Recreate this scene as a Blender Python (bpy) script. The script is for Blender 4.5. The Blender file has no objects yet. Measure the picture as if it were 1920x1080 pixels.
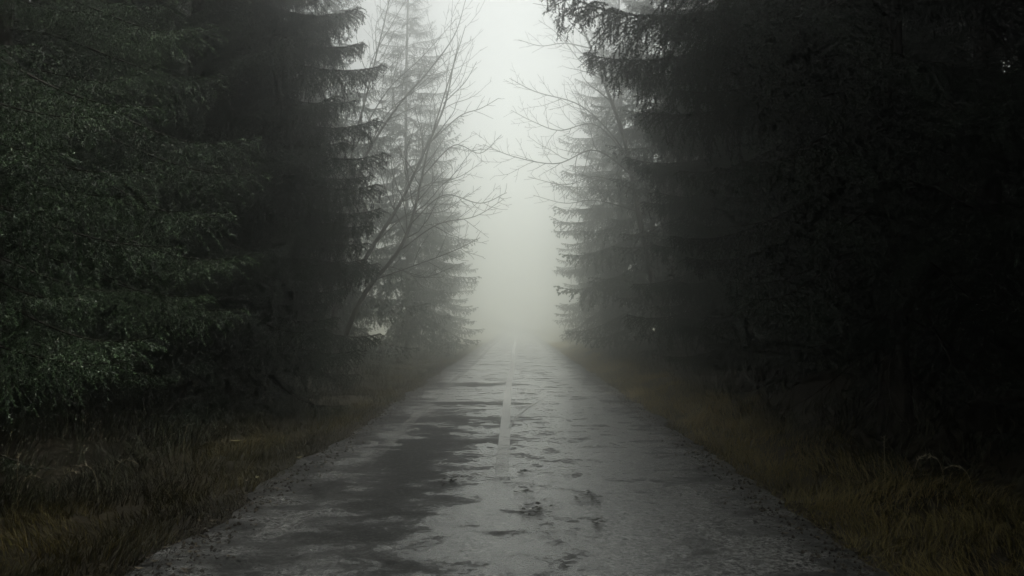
import bpy, math, random
import numpy as np
from math import radians, sin, cos, pi

scene = bpy.context.scene
COL = scene.collection

# ------------------------------------------------------------------ camera
cam_d = bpy.data.cameras.new('camera')
cam = bpy.data.objects.new('camera', cam_d)
COL.objects.link(cam)
cam.location = (0.0, 0.0, 1.7)
cam.rotation_euler = (radians(90 + 2.33), 0, radians(0.36))
cam_d.lens = 30.0
cam_d.sensor_width = 36.0
cam_d.clip_end = 2000
scene.camera = cam

# ------------------------------------------------------------------ overcast sky, veiled sun high on the right
SUN_EL, SUN_AZ = 58.0, 75.0           # degrees; azimuth measured from the road direction, clockwise
world = bpy.data.worlds.new('World')
scene.world = world
world.use_nodes = True
wn, wl = world.node_tree.nodes, world.node_tree.links
wn.clear()
sky = wn.new('ShaderNodeTexSky')
sky.sky_type = 'NISHITA'
sky.sun_disc = False
sky.sun_elevation = radians(SUN_EL)
sky.sun_rotation = radians(SUN_AZ)
sky.air_density = 1.0
sky.dust_density = 2.0
hs = wn.new('ShaderNodeHueSaturation')
hs.inputs['Saturation'].default_value = 0.10      # grey overcast
tint = wn.new('ShaderNodeMix'); tint.data_type = 'RGBA'; tint.blend_type = 'MULTIPLY'
tint.inputs[0].default_value = 1.0
tint.inputs[7].default_value = (0.985, 1.0, 0.955, 1)
bg = wn.new('ShaderNodeBackground'); bg.inputs['Strength'].default_value = 0.14
wo = wn.new('ShaderNodeOutputWorld')
wl.new(sky.outputs[0], hs.inputs['Color'])
wl.new(hs.outputs[0], tint.inputs[6])
wl.new(tint.outputs[2], bg.inputs['Color'])
wl.new(bg.outputs[0], wo.inputs['Surface'])

sun_d = bpy.data.lights.new('sun', 'SUN')
sun_d.energy = 1.5
sun_d.angle = radians(30)
sun_d.color = (1.0, 0.985, 0.93)
sun = bpy.data.objects.new('sun', sun_d)
COL.objects.link(sun)
sun.rotation_euler = (radians(-(90 - SUN_EL)), 0, radians(-SUN_AZ))

vs = scene.view_settings
scene.display_settings.display_device = 'sRGB'
vs.view_transform = 'Standard'
vs.look = 'None'
vs.exposure = 0.8
vs.gamma = 1.0
vs.use_curve_mapping = False

cy = scene.cycles
cy.use_denoising = True
cy.use_light_tree = False
cy.max_bounces = 14
cy.diffuse_bounces = 2
cy.glossy_bounces = 1
cy.transmission_bounces = 1
cy.use_adaptive_sampling = True
cy.adaptive_threshold = 0.025
cy.adaptive_min_samples = 24
cy.volume_bounces = 10
cy.transparent_max_bounces = 6
cy.caustics_reflective = False
cy.caustics_refractive = False
cy.sample_clamp_indirect = 4.0

FOG = 0.025

# ------------------------------------------------------------------ helpers
def tag(o, label=None, cat=None, group=None, kind=None):
    if label: o['label'] = label
    if cat: o['category'] = cat
    if group: o['group'] = group
    if kind: o['kind'] = kind
    return o

def link(name, data, parent=None):
    o = bpy.data.objects.new(name, data)
    COL.objects.link(o)
    if parent is not None: o.parent = parent
    return o

class Buf:
    """triangle soup collector"""
    def __init__(s):
        s.v = []; s.t = []; s.m = []; s.c = []; s.n = 0
    def add(s, v, t, mat=0, c=0.5):
        v = np.asarray(v, dtype=np.float64).reshape(-1, 3); t = np.asarray(t, dtype=np.int64).reshape(-1, 3)
        s.v.append(v); s.t.append(t + s.n); s.n += len(v)
        s.m.append(np.full(len(t), mat, dtype=np.int32))
        s.c.append(np.broadcast_to(np.asarray(c, dtype=np.float64), (len(v),)))
    def arrays(s):
        return (np.concatenate(s.v), np.concatenate(s.t), np.concatenate(s.m), np.concatenate(s.c))
    def mesh(s, name, mats, smooth=False):
        return mesh_from(name, *s.arrays(), mats, smooth)

def mesh_from(name, v, t, m, c, mats, smooth=False):
    me = bpy.data.meshes.new(name)
    me.vertices.add(len(v)); me.loops.add(len(t) * 3); me.polygons.add(len(t))
    me.vertices.foreach_set('co', v.astype(np.float32).ravel())
    me.loops.foreach_set('vertex_index', t.astype(np.int32).ravel())
    me.polygons.foreach_set('loop_start', (np.arange(len(t)) * 3).astype(np.int32))
    me.polygons.foreach_set('material_index', m.astype(np.int32))
    me.polygons.foreach_set('use_smooth', np.full(len(t), smooth))
    for x in mats: me.materials.append(x)
    a = me.attributes.new('tone', 'FLOAT', 'POINT')
    a.data.foreach_set('value', c.astype(np.float32))
    me.update(calc_edges=True)
    return me

def unit(a):
    a = np.asarray(a, dtype=float)
    return a / (np.linalg.norm(a, axis=-1, keepdims=True) + 1e-12)

def tube(buf, pts, radii, sides=5, mat=0, c=0.5, cap=True):
    pts = np.asarray(pts, dtype=float); n = len(pts)
    d = np.gradient(pts, axis=0); d = unit(d)
    ref = np.array([0.31, 0.17, 0.93])
    if abs(d[0] @ ref) > 0.9: ref = np.array([1.0, 0.1, 0.0])
    u = unit(np.cross(d, ref)); w = np.cross(d, u)
    a = np.linspace(0, 2 * pi, sides, endpoint=False)
    r = np.asarray(radii, dtype=float)[:, None, None]
    ring = pts[:, None, :] + r * (np.cos(a)[None, :, None] * u[:, None, :] + np.sin(a)[None, :, None] * w[:, None, :])
    v = ring.reshape(-1, 3)
    i = np.arange(n - 1)[:, None] * sides; j = np.arange(sides)[None, :]; j2 = (j + 1) % sides
    a0 = (i + j).ravel(); a1 = (i + j2).ravel(); b0 = a0 + sides; b1 = a1 + sides
    t = np.concatenate([np.stack([a0, a1, b1], 1), np.stack([a0, b1, b0], 1)])
    buf.add(v, t, mat, c)

def smooth_line(ctrl, n):
    """Catmull-Rom through control points"""
    P = np.asarray(ctrl, dtype=float)
    P = np.vstack([2 * P[0] - P[1], P, 2 * P[-1] - P[-2]])
    out = []
    k = len(P) - 3
    for s in np.linspace(0, k - 1e-9, n):
        i = int(s); u = s - i
        p0, p1, p2, p3 = P[i:i + 4]
        out.append(0.5 * ((2 * p1) + (-p0 + p2) * u + (2 * p0 - 5 * p1 + 4 * p2 - p3) * u * u + (-p0 + 3 * p1 - 3 * p2 + p3) * u ** 3))
    return np.array(out)

def vnoise(x, y, seed=0):
    """cheap smooth value noise"""
    x = np.asarray(x, dtype=float); y = np.asarray(y, dtype=float)
    xi = np.floor(x).astype(np.int64); yi = np.floor(y).astype(np.int64)
    fx = x - xi; fy = y - yi
    fx = fx * fx * (3 - 2 * fx); fy = fy * fy * (3 - 2 * fy)
    def h(a, b):
        n = (a * 374761393 + b * 668265263 + seed * 982451653) & 0x7fffffff
        n = ((n ^ (n >> 13)) * 1274126177) & 0x7fffffff
        return (n & 0xffff) / 65535.0
    return (h(xi, yi) * (1 - fx) + h(xi + 1, yi) * fx) * (1 - fy) + (h(xi, yi + 1) * (1 - fx) + h(xi + 1, yi + 1) * fx) * fy

def sstep(a, b, x):
    t = np.clip((np.asarray(x, dtype=float) - a) / (b - a), 0, 1)
    return t * t * (3 - 2 * t)

# ------------------------------------------------------------------ materials
def new_mat(name):
    m = bpy.data.materials.new(name); m.use_nodes = True
    nt = m.node_tree
    p = nt.nodes['Principled BSDF']
    return m, nt.nodes, nt.links, p

def ramp(nodes, stops):
    r = nodes.new('ShaderNodeValToRGB')
    e = r.color_ramp.elements
    while len(e) < len(stops): e.new(0.5)
    for el, (pos, colr) in zip(e, stops):
        el.position = pos
        el.color = (*colr, 1) if len(colr) == 3 else colr
    return r

def noise(nodes, links, coord, scale, detail=4, rough=0.6, dist=0.0):
    n = nodes.new('ShaderNodeTexNoise')
    n.inputs['Scale'].default_value = scale
    n.inputs['Detail'].default_value = detail
    n.inputs['Roughness'].default_value = rough
    n.inputs['Distortion'].default_value = dist
    links.new(coord, n.inputs['Vector'])
    return n

def math_node(nodes, links, op, a, b=None, clamp=False):
    n = nodes.new('ShaderNodeMath'); n.operation = op; n.use_clamp = clamp
    for k, x in enumerate((a, b)):
        if x is None: continue
        if isinstance(x, (int, float)): n.inputs[k].default_value = x
        else: links.new(x, n.inputs[k])
    return n.outputs[0]

def tone_mat(name, stops, rough=0.6, spec=0.4, vary=0.25, trans=0.0):
    """colour picked by the per-piece 'tone' attribute plus a little per-object drift"""
    m, n, l, p = new_mat(name)
    at = n.new('ShaderNodeAttribute'); at.attribute_name = 'tone'
    oi = n.new('ShaderNodeObjectInfo')
    d = math_node(n, l, 'MULTIPLY_ADD', oi.outputs['Random'], vary)
    d.node.inputs[2].default_value = -vary / 2
    s = math_node(n, l, 'ADD', at.outputs['Fac'], d, clamp=True)
    r = ramp(n, stops)
    l.new(s, r.inputs[0]); l.new(r.outputs[0], p.inputs['Base Color'])
    p.inputs['Roughness'].default_value = rough
    p.inputs['Specular IOR Level'].default_value = spec
    if trans > 0:
        tr = n.new('ShaderNodeBsdfTranslucent'); l.new(r.outputs[0], tr.inputs['Color'])
        mx = n.new('ShaderNodeMixShader'); mx.inputs[0].default_value = trans
        l.new(p.outputs[0], mx.inputs[1]); l.new(tr.outputs[0], mx.inputs[2])
        l.new(mx.outputs[0], n['Material Output'].inputs['Surface'])
    return m

M_NEEDLE = tone_mat('spruce_needles', [(0.15, (0.008, 0.018, 0.009)), (0.50, (0.040, 0.080, 0.034)), (0.90, (0.125, 0.205, 0.092))], 0.36, 0.5, 0.2)  # brighter needles for the lit trees, light on the tips put into colour
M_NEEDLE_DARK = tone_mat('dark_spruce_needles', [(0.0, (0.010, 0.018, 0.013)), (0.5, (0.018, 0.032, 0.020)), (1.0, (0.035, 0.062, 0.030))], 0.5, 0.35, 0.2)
M_DRY = tone_mat('dry_grass', [(0.0, (0.014, 0.016, 0.004)), (0.35, (0.048, 0.042, 0.009)), (0.7, (0.150, 0.118, 0.026)), (1.0, (0.33, 0.26, 0.10))], 0.55, 0.35, 0.0, 0.2)
M_STALK = tone_mat('pale_straw', [(0.0, (0.28, 0.23, 0.13)), (1.0, (0.50, 0.45, 0.33))], 0.5, 0.4, 0.1, 0.15)
M_LEAF = tone_mat('wet_dead_leaf', [(0.0, (0.010, 0.008, 0.006)), (1.0, (0.030, 0.022, 0.013))], 0.6, 0.25, 0.2)
M_PALELEAF = tone_mat('pale_dead_leaf', [(0.0, (0.22, 0.19, 0.09)), (1.0, (0.36, 0.32, 0.17))], 0.5, 0.4, 0.1)
M_HERB = tone_mat('dark_undergrowth', [(0.0, (0.012, 0.016, 0.008)), (0.6, (0.032, 0.040, 0.016)), (1.0, (0.075, 0.070, 0.028))], 0.55, 0.3, 0.15)

def bark_mat(name, dark, pale, scale):
    m, n, l, p = new_mat(name)
    tc = n.new('ShaderNodeTexCoord')
    mp = n.new('ShaderNodeMapping'); mp.inputs['Scale'].default_value = (1, 1, 0.35)
    l.new(tc.outputs['Object'], mp.inputs[0])
    n1 = noise(n, l, mp.outputs[0], scale, 6, 0.7)
    r = ramp(n, [(0.3, dark), (0.7, pale)])
    l.new(n1.outputs[0], r.inputs[0]); l.new(r.outputs[0], p.inputs['Base Color'])
    b = n.new('ShaderNodeBump'); b.inputs['Strength'].default_value = 0.7; b.inputs['Distance'].default_value = 0.02
    l.new(n1.outputs[0], b.inputs['Height']); l.new(b.outputs[0], p.inputs['Normal'])
    p.inputs['Roughness'].default_value = 0.75
    p.inputs['Specular IOR Level'].default_value = 0.3
    return m
M_BARK = bark_mat('spruce_bark', (0.018, 0.014, 0.011), (0.055, 0.044, 0.034), 14)
M_TWIG = bark_mat('bare_twig_bark', (0.020, 0.017, 0.013), (0.050, 0.042, 0.032), 20)

def ground_mat():
    m, n, l, p = new_mat('forest_floor')
    tc = n.new('ShaderNodeTexCoord')
    a = noise(n, l, tc.outputs['Object'], 0.7, 5, 0.6)
    b = noise(n, l, tc.outputs['Object'], 18, 6, 0.75)
    s = math_node(n, l, 'MULTIPLY', a.outputs[0], b.outputs[0])
    r = ramp(n, [(0.12, (0.008, 0.007, 0.004)), (0.28, (0.026, 0.020, 0.010)), (0.45, (0.060, 0.044, 0.019))])
    l.new(s, r.inputs[0])
    # pale straw ground added past the forest end to brighten the far fog
    sep = n.new('ShaderNodeSeparateXYZ'); l.new(tc.outputs['Object'], sep.inputs[0])
    far = math_node(n, l, 'MULTIPLY_ADD', a.outputs[0], 14.0); l.new(sep.outputs[1], far.node.inputs[2])
    mr = n.new('ShaderNodeMapRange'); l.new(far, mr.inputs[0]); mr.inputs[1].default_value = 58; mr.inputs[2].default_value = 64
    r2 = ramp(n, [(0.2, (0.15, 0.145, 0.10)), (0.8, (0.34, 0.33, 0.25))]); l.new(b.outputs[0], r2.inputs[0])
    mx = n.new('ShaderNodeMix'); mx.data_type = 'RGBA'
    l.new(mr.outputs[0], mx.inputs[0]); l.new(r.outputs[0], mx.inputs[6]); l.new(r2.outputs[0], mx.inputs[7]); l.new(mx.outputs[2], p.inputs['Base Color'])
    bp = n.new('ShaderNodeBump'); bp.inputs['Strength'].default_value = 0.9; bp.inputs['Distance'].default_value = 0.04
    l.new(b.outputs[0], bp.inputs['Height']); l.new(bp.outputs[0], p.inputs['Normal'])
    p.inputs['Roughness'].default_value = 0.85
    p.inputs['Specular IOR Level'].default_value = 0.25
    return m
M_GROUND = ground_mat()

def road_mat():
    m, n, l, p = new_mat('damp_worn_asphalt')
    tc = n.new('ShaderNodeTexCoord'); co = tc.outputs['Object']
    sep = n.new('ShaderNodeSeparateXYZ'); l.new(co, sep.inputs[0])
    X, Y = sep.outputs[0], sep.outputs[1]
    mn = lambda op, a, b=None, clamp=False: math_node(n, l, op, a, b, clamp)
    def madd(a, k, c):
        o = math_node(n, l, 'MULTIPLY_ADD', a, k)
        if isinstance(c, (int, float)): o.node.inputs[2].default_value = c
        else: l.new(c, o.node.inputs[2])
        return o
    mpx = n.new('ShaderNodeMapping'); mpx.inputs['Scale'].default_value = (0.8, 1.0, 1.0); l.new(co, mpx.inputs[0])
    big = noise(n, l, mpx.outputs[0], 0.62, 6, 0.66, 0.3)
    mid = noise(n, l, mpx.outputs[0], 2.3, 8, 0.72, 0.3)
    clump = noise(n, l, co, 17, 5, 0.75)
    grit = noise(n, l, co, 30, 5, 0.95)
    fine = noise(n, l, co, 170, 2, 0.7)
    # damp band wandering along the left wheel track, with two tongues running across the lane
    xx = madd(big.outputs[0], 1.3, X); xx = mn('SUBTRACT', xx, 0.65)
    d = mn('ABSOLUTE', mn('ADD', xx, 1.22))
    band = mn('SUBTRACT', 1.0, mn('DIVIDE', d, 0.80), clamp=True)
    yr = mn('SUBTRACT', 1.0, mn('DIVIDE', mn('ABSOLUTE', mn('SUBTRACT', Y, 10.5)), 9.0), clamp=True)
    band = mn('MULTIPLY', band, mn('MULTIPLY', yr, 1.5))
    yw = madd(mid.outputs[0], 1.6, Y); yw = mn('SUBTRACT', yw, 0.8)
    for yc, wd in ((14.6, 0.75), (12.0, 0.45), (17.6, 0.6), (23.0, 0.9)):
        t = mn('SUBTRACT', 1.0, mn('DIVIDE', mn('ABSOLUTE', mn('SUBTRACT', yw, yc)), wd), clamp=True)
        lane = mn('SUBTRACT', 1.0, mn('DIVIDE', mn('ABSOLUTE', mn('ADD', X, 1.2)), 1.7), clamp=True)
        band = mn('MAXIMUM', band, mn('MULTIPLY', t, mn('MULTIPLY', lane, 1.6)))
    edge = mn('MULTIPLY', mn('SUBTRACT', mn('ABSOLUTE', X), 1.55, clamp=True), 0.10)
    sm = madd(big.outputs[0], 0.20, mn('MULTIPLY', mid.outputs[0], 0.54))
    sm = madd(clump.outputs[0], 0.26, sm)
    sm = madd(band, 0.115, sm)
    sm = mn('ADD', sm, edge)
    sm = mn('ADD', sm, madd(grit.outputs[0], 0.22, -0.11))
    mask = ramp(n, [(0.525, (0, 0, 0)), (0.55, (0.8, 0.8, 0.8)), (0.62, (1, 1, 1))]); l.new(sm, mask.inputs[0])
    dark = mask.outputs[0]
    # cracks
    dv = n.new('ShaderNodeVectorMath'); dv.operation = 'MULTIPLY_ADD'
    l.new(clump.outputs['Color'], dv.inputs[0]); dv.inputs[1].default_value = (0.25, 0.25, 0); l.new(co, dv.inputs[2])
    vo = n.new('ShaderNodeTexVoronoi'); vo.feature = 'DISTANCE_TO_EDGE'; vo.inputs['Scale'].default_value = 0.75
    l.new(dv.outputs[0], vo.inputs['Vector'])
    cr = ramp(n, [(0.004, (1, 1, 1)), (0.014, (0, 0, 0))]); l.new(vo.outputs['Distance'], cr.inputs[0])
    cm = ramp(n, [(0.50, (0, 0, 0)), (0.58, (1, 1, 1))]); l.new(mid.outputs[0], cm.inputs[0])
    crack = mn('MULTIPLY', cr.outputs[0], cm.outputs[0])
    # colour
    gr = madd(grit.outputs[0], 0.75, mn('MULTIPLY', clump.outputs[0], 0.25))
    base = ramp(n, [(0.43, (0.010, 0.010, 0.010)), (0.50, (0.17, 0.169, 0.160)), (0.57, (0.46, 0.455, 0.432))]); l.new(gr, base.inputs[0])
    dk = ramp(n, [(0.44, (0.004, 0.004, 0.004)), (0.52, (0.028, 0.028, 0.026)), (0.60, (0.17, 0.168, 0.158))]); l.new(gr, dk.inputs[0])
    mx = n.new('ShaderNodeMix'); mx.data_type = 'RGBA'
    l.new(mn('MAXIMUM', dark, crack), mx.inputs[0]); l.new(base.outputs[0], mx.inputs[6]); l.new(dk.outputs[0], mx.inputs[7])
    l.new(mx.outputs[2], p.inputs['Base Color'])
    rr = n.new('ShaderNodeMapRange'); l.new(dark, rr.inputs[0]); rr.inputs[3].default_value = 0.22; rr.inputs[4].default_value = 0.70
    l.new(rr.outputs[0], p.inputs['Roughness'])
    sr = n.new('ShaderNodeMapRange'); l.new(dark, sr.inputs[0]); sr.inputs[3].default_value = 1.0; sr.inputs[4].default_value = 0.16
    l.new(sr.outputs[0], p.inputs['Specular IOR Level'])
    h = madd(clump.outputs[0], 0.8, madd(fine.outputs[0], 0.35, grit.outputs[0]))
    h = mn('SUBTRACT', h, mn('MULTIPLY', crack, 1.2))
    bp = n.new('ShaderNodeBump'); bp.inputs['Strength'].default_value = 0.40; bp.inputs['Distance'].default_value = 0.008
    l.new(h, bp.inputs['Height']); l.new(bp.outputs[0], p.inputs['Normal'])
    return m
M_ROAD = road_mat()

def paint_mat(name, wear, colr, near):
    m, n, l, p = new_mat(name)
    tc = n.new('ShaderNodeTexCoord'); co = tc.outputs['Object']
    sep = n.new('ShaderNodeSeparateXYZ'); l.new(co, sep.inputs[0])
    a = noise(n, l, co, 0.8, 5, 0.7); b = noise(n, l, co, 38, 5, 0.8); c = noise(n, l, co, 6, 4, 0.7)
    s = math_node(n, l, 'ADD', math_node(n, l, 'MULTIPLY', a.outputs[0], 0.25), math_node(n, l, 'MULTIPLY', b.outputs[0], 0.45))
    s = math_node(n, l, 'ADD', s, math_node(n, l, 'MULTIPLY', c.outputs[0], 0.30))
    f = n.new('ShaderNodeMapRange'); l.new(sep.outputs[1], f.inputs[0])     # rubbed away towards its near end
    f.inputs[1].default_value = near; f.inputs[2].default_value = near + 4.5; f.inputs[3].default_value = -0.22; f.inputs[4].default_value = 0.0
    s = math_node(n, l, 'ADD', s, f.outputs[0])
    r = ramp(n, [(wear, (0, 0, 0)), (wear + 0.16, (0.9, 0.9, 0.9))]); l.new(s, r.inputs[0])
    p.inputs['Base Color'].default_value = (*colr, 1)
    p.inputs['Roughness'].default_value = 0.5
    t = n.new('ShaderNodeBsdfTransparent')
    x = n.new('ShaderNodeMixShader')
    l.new(r.outputs[0], x.inputs[0]); l.new(t.outputs[0], x.inputs[1]); l.new(p.outputs[0], x.inputs[2])
    l.new(x.outputs[0], n['Material Output'].inputs['Surface'])
    return m
M_PAINT = paint_mat('worn_road_paint', 0.31, (0.62, 0.62, 0.58), 8.3)
M_SCRAPE = paint_mat('pale_scrape', 0.38, (0.50, 0.50, 0.47), 6.0)
M_PAINT2 = paint_mat('faded_road_paint', 0.43, (0.27, 0.27, 0.25), 7.0)

# ------------------------------------------------------------------ ground, road
def ground_h(x, y):
    x = np.asarray(x, dtype=float); y = np.asarray(y, dtype=float)
    r = 0.22 * sstep(2.7, 4.0, x) + 0.75 * sstep(3.9, 6.5, x) + 0.8 * sstep(6.5, 16, x)
    lft = -0.10 * sstep(2.7, 3.6, -x) + 0.25 * sstep(4.2, 7.0, -x) + 0.5 * sstep(8, 20, -x)
    bump = (vnoise(x * 0.8, y * 0.8, 3) - 0.5) * 0.22 + (vnoise(x * 2.3, y * 2.3, 5) - 0.5) * 0.08
    side = sstep(2.75, 3.6, np.abs(x))
    return r + lft + bump * side

def build_ground():
    xs = np.unique(np.concatenate([np.linspace(-180, -24, 20), np.linspace(-24, -8, 24), np.linspace(-8, -2.3, 40), np.linspace(-2.3, 2.3, 4),
                                   np.linspace(2.3, 8, 40), np.linspace(8, 24, 24), np.linspace(24, 180, 20)]))
    ys = np.unique(np.concatenate([np.linspace(-60, 0, 20), np.linspace(0, 40, 140), np.linspace(40, 90, 60), np.linspace(90, 260, 20)]))
    gx, gy = np.meshgrid(xs, ys)
    gz = ground_h(gx, gy)
    v = np.stack([gx, gy, gz], -1).reshape(-1, 3)
    nx, ny = len(xs), len(ys)
    i, j = np.meshgrid(np.arange(nx - 1), np.arange(ny - 1))
    a = (j * nx + i).ravel(); b = a + 1; c = a + nx + 1; d = a + nx
    t = np.concatenate([np.stack([a, b, c], 1), np.stack([a, c, d], 1)])
    buf = Buf(); buf.add(v, t)
    return tag(link('ground', buf.mesh('ground', [M_GROUND], True)), kind='structure')
build_ground()

ROAD_Z = 0.045
def build_road():
    ys = np.concatenate([np.arange(-40, 40, 0.16), np.arange(40, 200, 0.8)])
    le = -2.55 - 0.20 * (vnoise(ys * 0.8, ys * 0, 11) - 0.5) - 0.10 * (vnoise(ys * 4, ys * 0, 12) - 0.5)
    re = 2.45 + 0.20 * (vnoise(ys * 0.8, ys * 0, 13) - 0.5) + 0.10 * (vnoise(ys * 4, ys * 0, 14) - 0.5)
    rows = []
    for k, f in enumerate((-0.03, 0, 0.06, 0.2, 0.5, 0.8, 0.94, 1, 1.03)):
        x = le + (re - le) * (f if 0 <= f <= 1 else (0 if f < 0 else 1))
        if f < 0: x = le - 0.03
        if f > 1: x = re + 0.03
        z = np.full_like(ys, ROAD_Z) if 0 <= f <= 1 else np.full_like(ys, -0.10)
        rows.append(np.stack([x, ys, z], -1))
    v = np.stack(rows, 1); nr = v.shape[1]; ny = len(ys)
    i, j = np.meshgrid(np.arange(nr - 1), np.arange(ny - 1))
    a = (j * nr + i).ravel(); b = a + 1; c = a + nr + 1; d = a + nr
    t = np.concatenate([np.stack([a, b, c], 1), np.stack([a, c, d], 1)])
    buf = Buf(); buf.add(v.reshape(-1, 3), t)
    return tag(link('road', buf.mesh('road', [M_ROAD], False)), 'damp worn grey asphalt road running straight into fog', kind='structure')
road = build_road()

def ribbon(name, path, width, z, mat, parent, label=None):
    P = np.asarray(path, dtype=float)
    d = unit(np.gradient(P, axis=0)); nrm = np.stack([-d[:, 1], d[:, 0]], 1)
    w = np.broadcast_to(np.asarray(width, dtype=float), (len(P),))[:, None] / 2
    L, R = P + nrm * w, P - nrm * w
    v = np.concatenate([np.c_[L, np.full(len(P), z)], np.c_[R, np.full(len(P), z)]])
    n = len(P); a = np.arange(n - 1)
    t = np.concatenate([np.stack([a, a + n, a + n + 1], 1), np.stack([a, a + n + 1, a + 1], 1)])
    buf = Buf(); buf.add(v, t)
    o = link(name, buf.mesh(name, [mat]), parent)
    if label: o['label'] = label
    return o
yy = np.arange(8.3, 120, 0.4)
ribbon('centre_line', np.stack([-0.20 + 0.03 * np.sin(yy * 0.21), yy], 1), 0.16, ROAD_Z + 0.004, M_PAINT, road, 'worn white line painted along the road centre')
yy = np.arange(7.0, 120, 0.5)
ribbon('edge_line', np.stack([-1.78 + 0.04 * np.sin(yy * 0.17 + 1), yy], 1), 0.17, ROAD_Z + 0.004, M_PAINT2, road, 'faded white line painted near the left road edge')
ss = np.linspace(0, 1, 16)
ribbon('scratch', np.stack([-0.12 + 0.55 * ss ** 1.6, 13.4 + 4.4 * ss], 1), 0.045, ROAD_Z + 0.008, M_SCRAPE, road, 'thin pale curved scratch beside the centre line')

# ------------------------------------------------------------------ spruce boughs
def bough_arrays(seed, L, droop, comb, lite=False, density=1.0, open_=1.0):
    """one spruce bough growing along +X from its foot, real size in metres"""
    rg = np.random.default_rng(seed)
    wood = Buf()
    ns = 26
    t = np.linspace(0, 1, ns)
    ang = radians(8) - radians(16 + 10 * rg.random()) * np.sin(pi * np.clip(t * 1.05, 0, 1)) ** 1.2 + radians(10 + 10 * rg.random()) * t ** 3
    yaw = (rg.random() - 0.5) * 0.5 * t + 0.10 * np.sin(t * 7 + rg.random() * 6)
    st = L / (ns - 1)
    dx = np.stack([np.cos(ang) * np.cos(yaw), np.cos(ang) * np.sin(yaw), np.sin(ang)], 1)
    ax = np.vstack([[0, 0, 0], np.cumsum(dx[:-1] * st, 0)])
    tube(wood, ax, 0.004 + 0.017 * (L / 3) * (1 - t), 3 if lite else 5, 1, 0.3)
    shoots = []     # polylines carrying needles
    def along(tt):
        f = tt * (ns - 1); i = min(int(f), ns - 2); u = f - i
        return ax[i] * (1 - u) + ax[i + 1] * u, dx[i]
    step = 0.095 if lite else 0.045 * open_
    nlat = int(L / step / density ** -1)
    side = 1
    for k in range(nlat):
        tt = 0.10 + 0.90 * (k + rg.random() * 0.6) / nlat
        if tt >= 1: break
        if tt < 0.25 and rg.random() < 0.35: continue
        p, d = along(tt); side = -side
        prof = min(1.0, (tt - 0.02) / 0.33) * (1 - tt) ** 0.75 * 1.25 + 0.07
        ln = 0.40 * L ** 0.8 * prof * (0.65 + 0.6 * rg.random())
        fwd = radians(42 + 22 * rg.random())
        perp = unit(np.cross([0, 0, 1], d))
        d0 = unit(d * cos(fwd) + perp * side * sin(fwd) + np.array([0, 0, 0.10 * (rg.random() - 0.4)]))
        nseg = max(2, int(ln / 0.09) + 1)
        pts = [p]; dd = d0.copy(); sl = ln / nseg
        for q in range(nseg):
            dd = unit(dd + np.array([0, 0, -droop * sl * (1.6 + 2.0 * rg.random())]) + (rg.random(3) - 0.5) * 0.12)
            pts.append(pts[-1] + dd * sl)
        pts = np.array(pts)
        tube(wood, pts, np.linspace(0.005, 0.0016, len(pts)), 3, 1, 0.3)
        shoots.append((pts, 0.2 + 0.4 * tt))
        # second-order shoots
        sp = 0.10 if lite else 0.046 * (0.5 + 0.5 * open_)
        m = max(1, int(ln / sp)); s2 = side
        for q in range(m):
            u = (q + 0.5 + 0.5 * rg.random()) / m
            u = min(u, 0.97)
            f = u * nseg; i = min(int(f), nseg - 1); w = f - i
            bp = pts[i] * (1 - w) + pts[i + 1] * w
            bd = unit(pts[i + 1] - pts[i]); s2 = -s2
            pv = unit(np.cross([0, 0, 1], bd) + 1e-6)
            l2 = (0.055 + 0.15 * (1 - u) * min(1, ln / 0.5) + 0.04 * rg.random())
            aa = radians(32 + 18 * rg.random())
            d2 = unit(bd * cos(aa) + pv * s2 * sin(aa) + np.array([0, 0, 0.15 * (rg.random() - 0.5) - 0.25 * droop]))
            mid = bp + d2 * l2 * 0.55
            d3 = unit(d2 + np.array([0, 0, -0.35 * droop]))
            shoots.append((np.array([bp, mid, mid + d3 * l2 * 0.45]), 0.22 + 0.45 * u * (0.5 + 0.5 * tt) + 0.30 * tt + 0.12 * rg.random()))  # tips paler, inside darker: the fall of light put into the tone
        # hanging combs below the bough
        nh = rg.poisson(comb * (1.4 if ln > 0.12 else 0.4))
        for q in range(nh):
            u = rg.random(); f = u * nseg; i = min(int(f), nseg - 1); w = f - i
            bp = pts[i] * (1 - w) + pts[i + 1] * w
            lh = (0.10 + 0.30 * rg.random() ** 1.5) * (0.5 + 0.7 * (1 - tt)) * (L / 3) ** 0.5
            d2 = unit(np.array([0.25 * (rg.random() - 0.3), 0.3 * (rg.random() - 0.5), -1.0]))
            hp = np.array([bp, bp + d2 * lh * 0.5 + (rg.random(3) - 0.5) * 0.03, bp + d2 * lh])
            tube(wood, hp, [0.003, 0.002, 0.001], 3, 1, 0.3)
            shoots.append((hp, 0.3 + 0.3 * rg.random()))
            for z in range(int(lh / (0.09 if lite else 0.06))):
                uu = 0.2 + 0.75 * rg.random(); b2 = bp + d2 * lh * uu
                d4 = unit(np.array([rg.normal(), rg.normal(), -1.0 - rg.random()]))
                l4 = 0.04 + 0.06 * rg.random()
                shoots.append((np.array([b2, b2 + d4 * l4]), 0.35 + 0.4 * rg.random()))
    shoots.append((ax[int(ns * 0.55):], 0.6))
    # needles, or one slim blade per shoot for boughs seen from afar
    A = []; B = []; T = []
    for pts, tone in shoots:
        A.append(pts[:-1]); B.append(pts[1:]); T.append(np.full(len(pts) - 1, tone))
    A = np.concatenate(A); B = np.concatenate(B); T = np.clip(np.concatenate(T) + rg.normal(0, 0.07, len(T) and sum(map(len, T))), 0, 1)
    D = B - A; ln = np.linalg.norm(D, axis=1); Du = unit(D)
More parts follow.
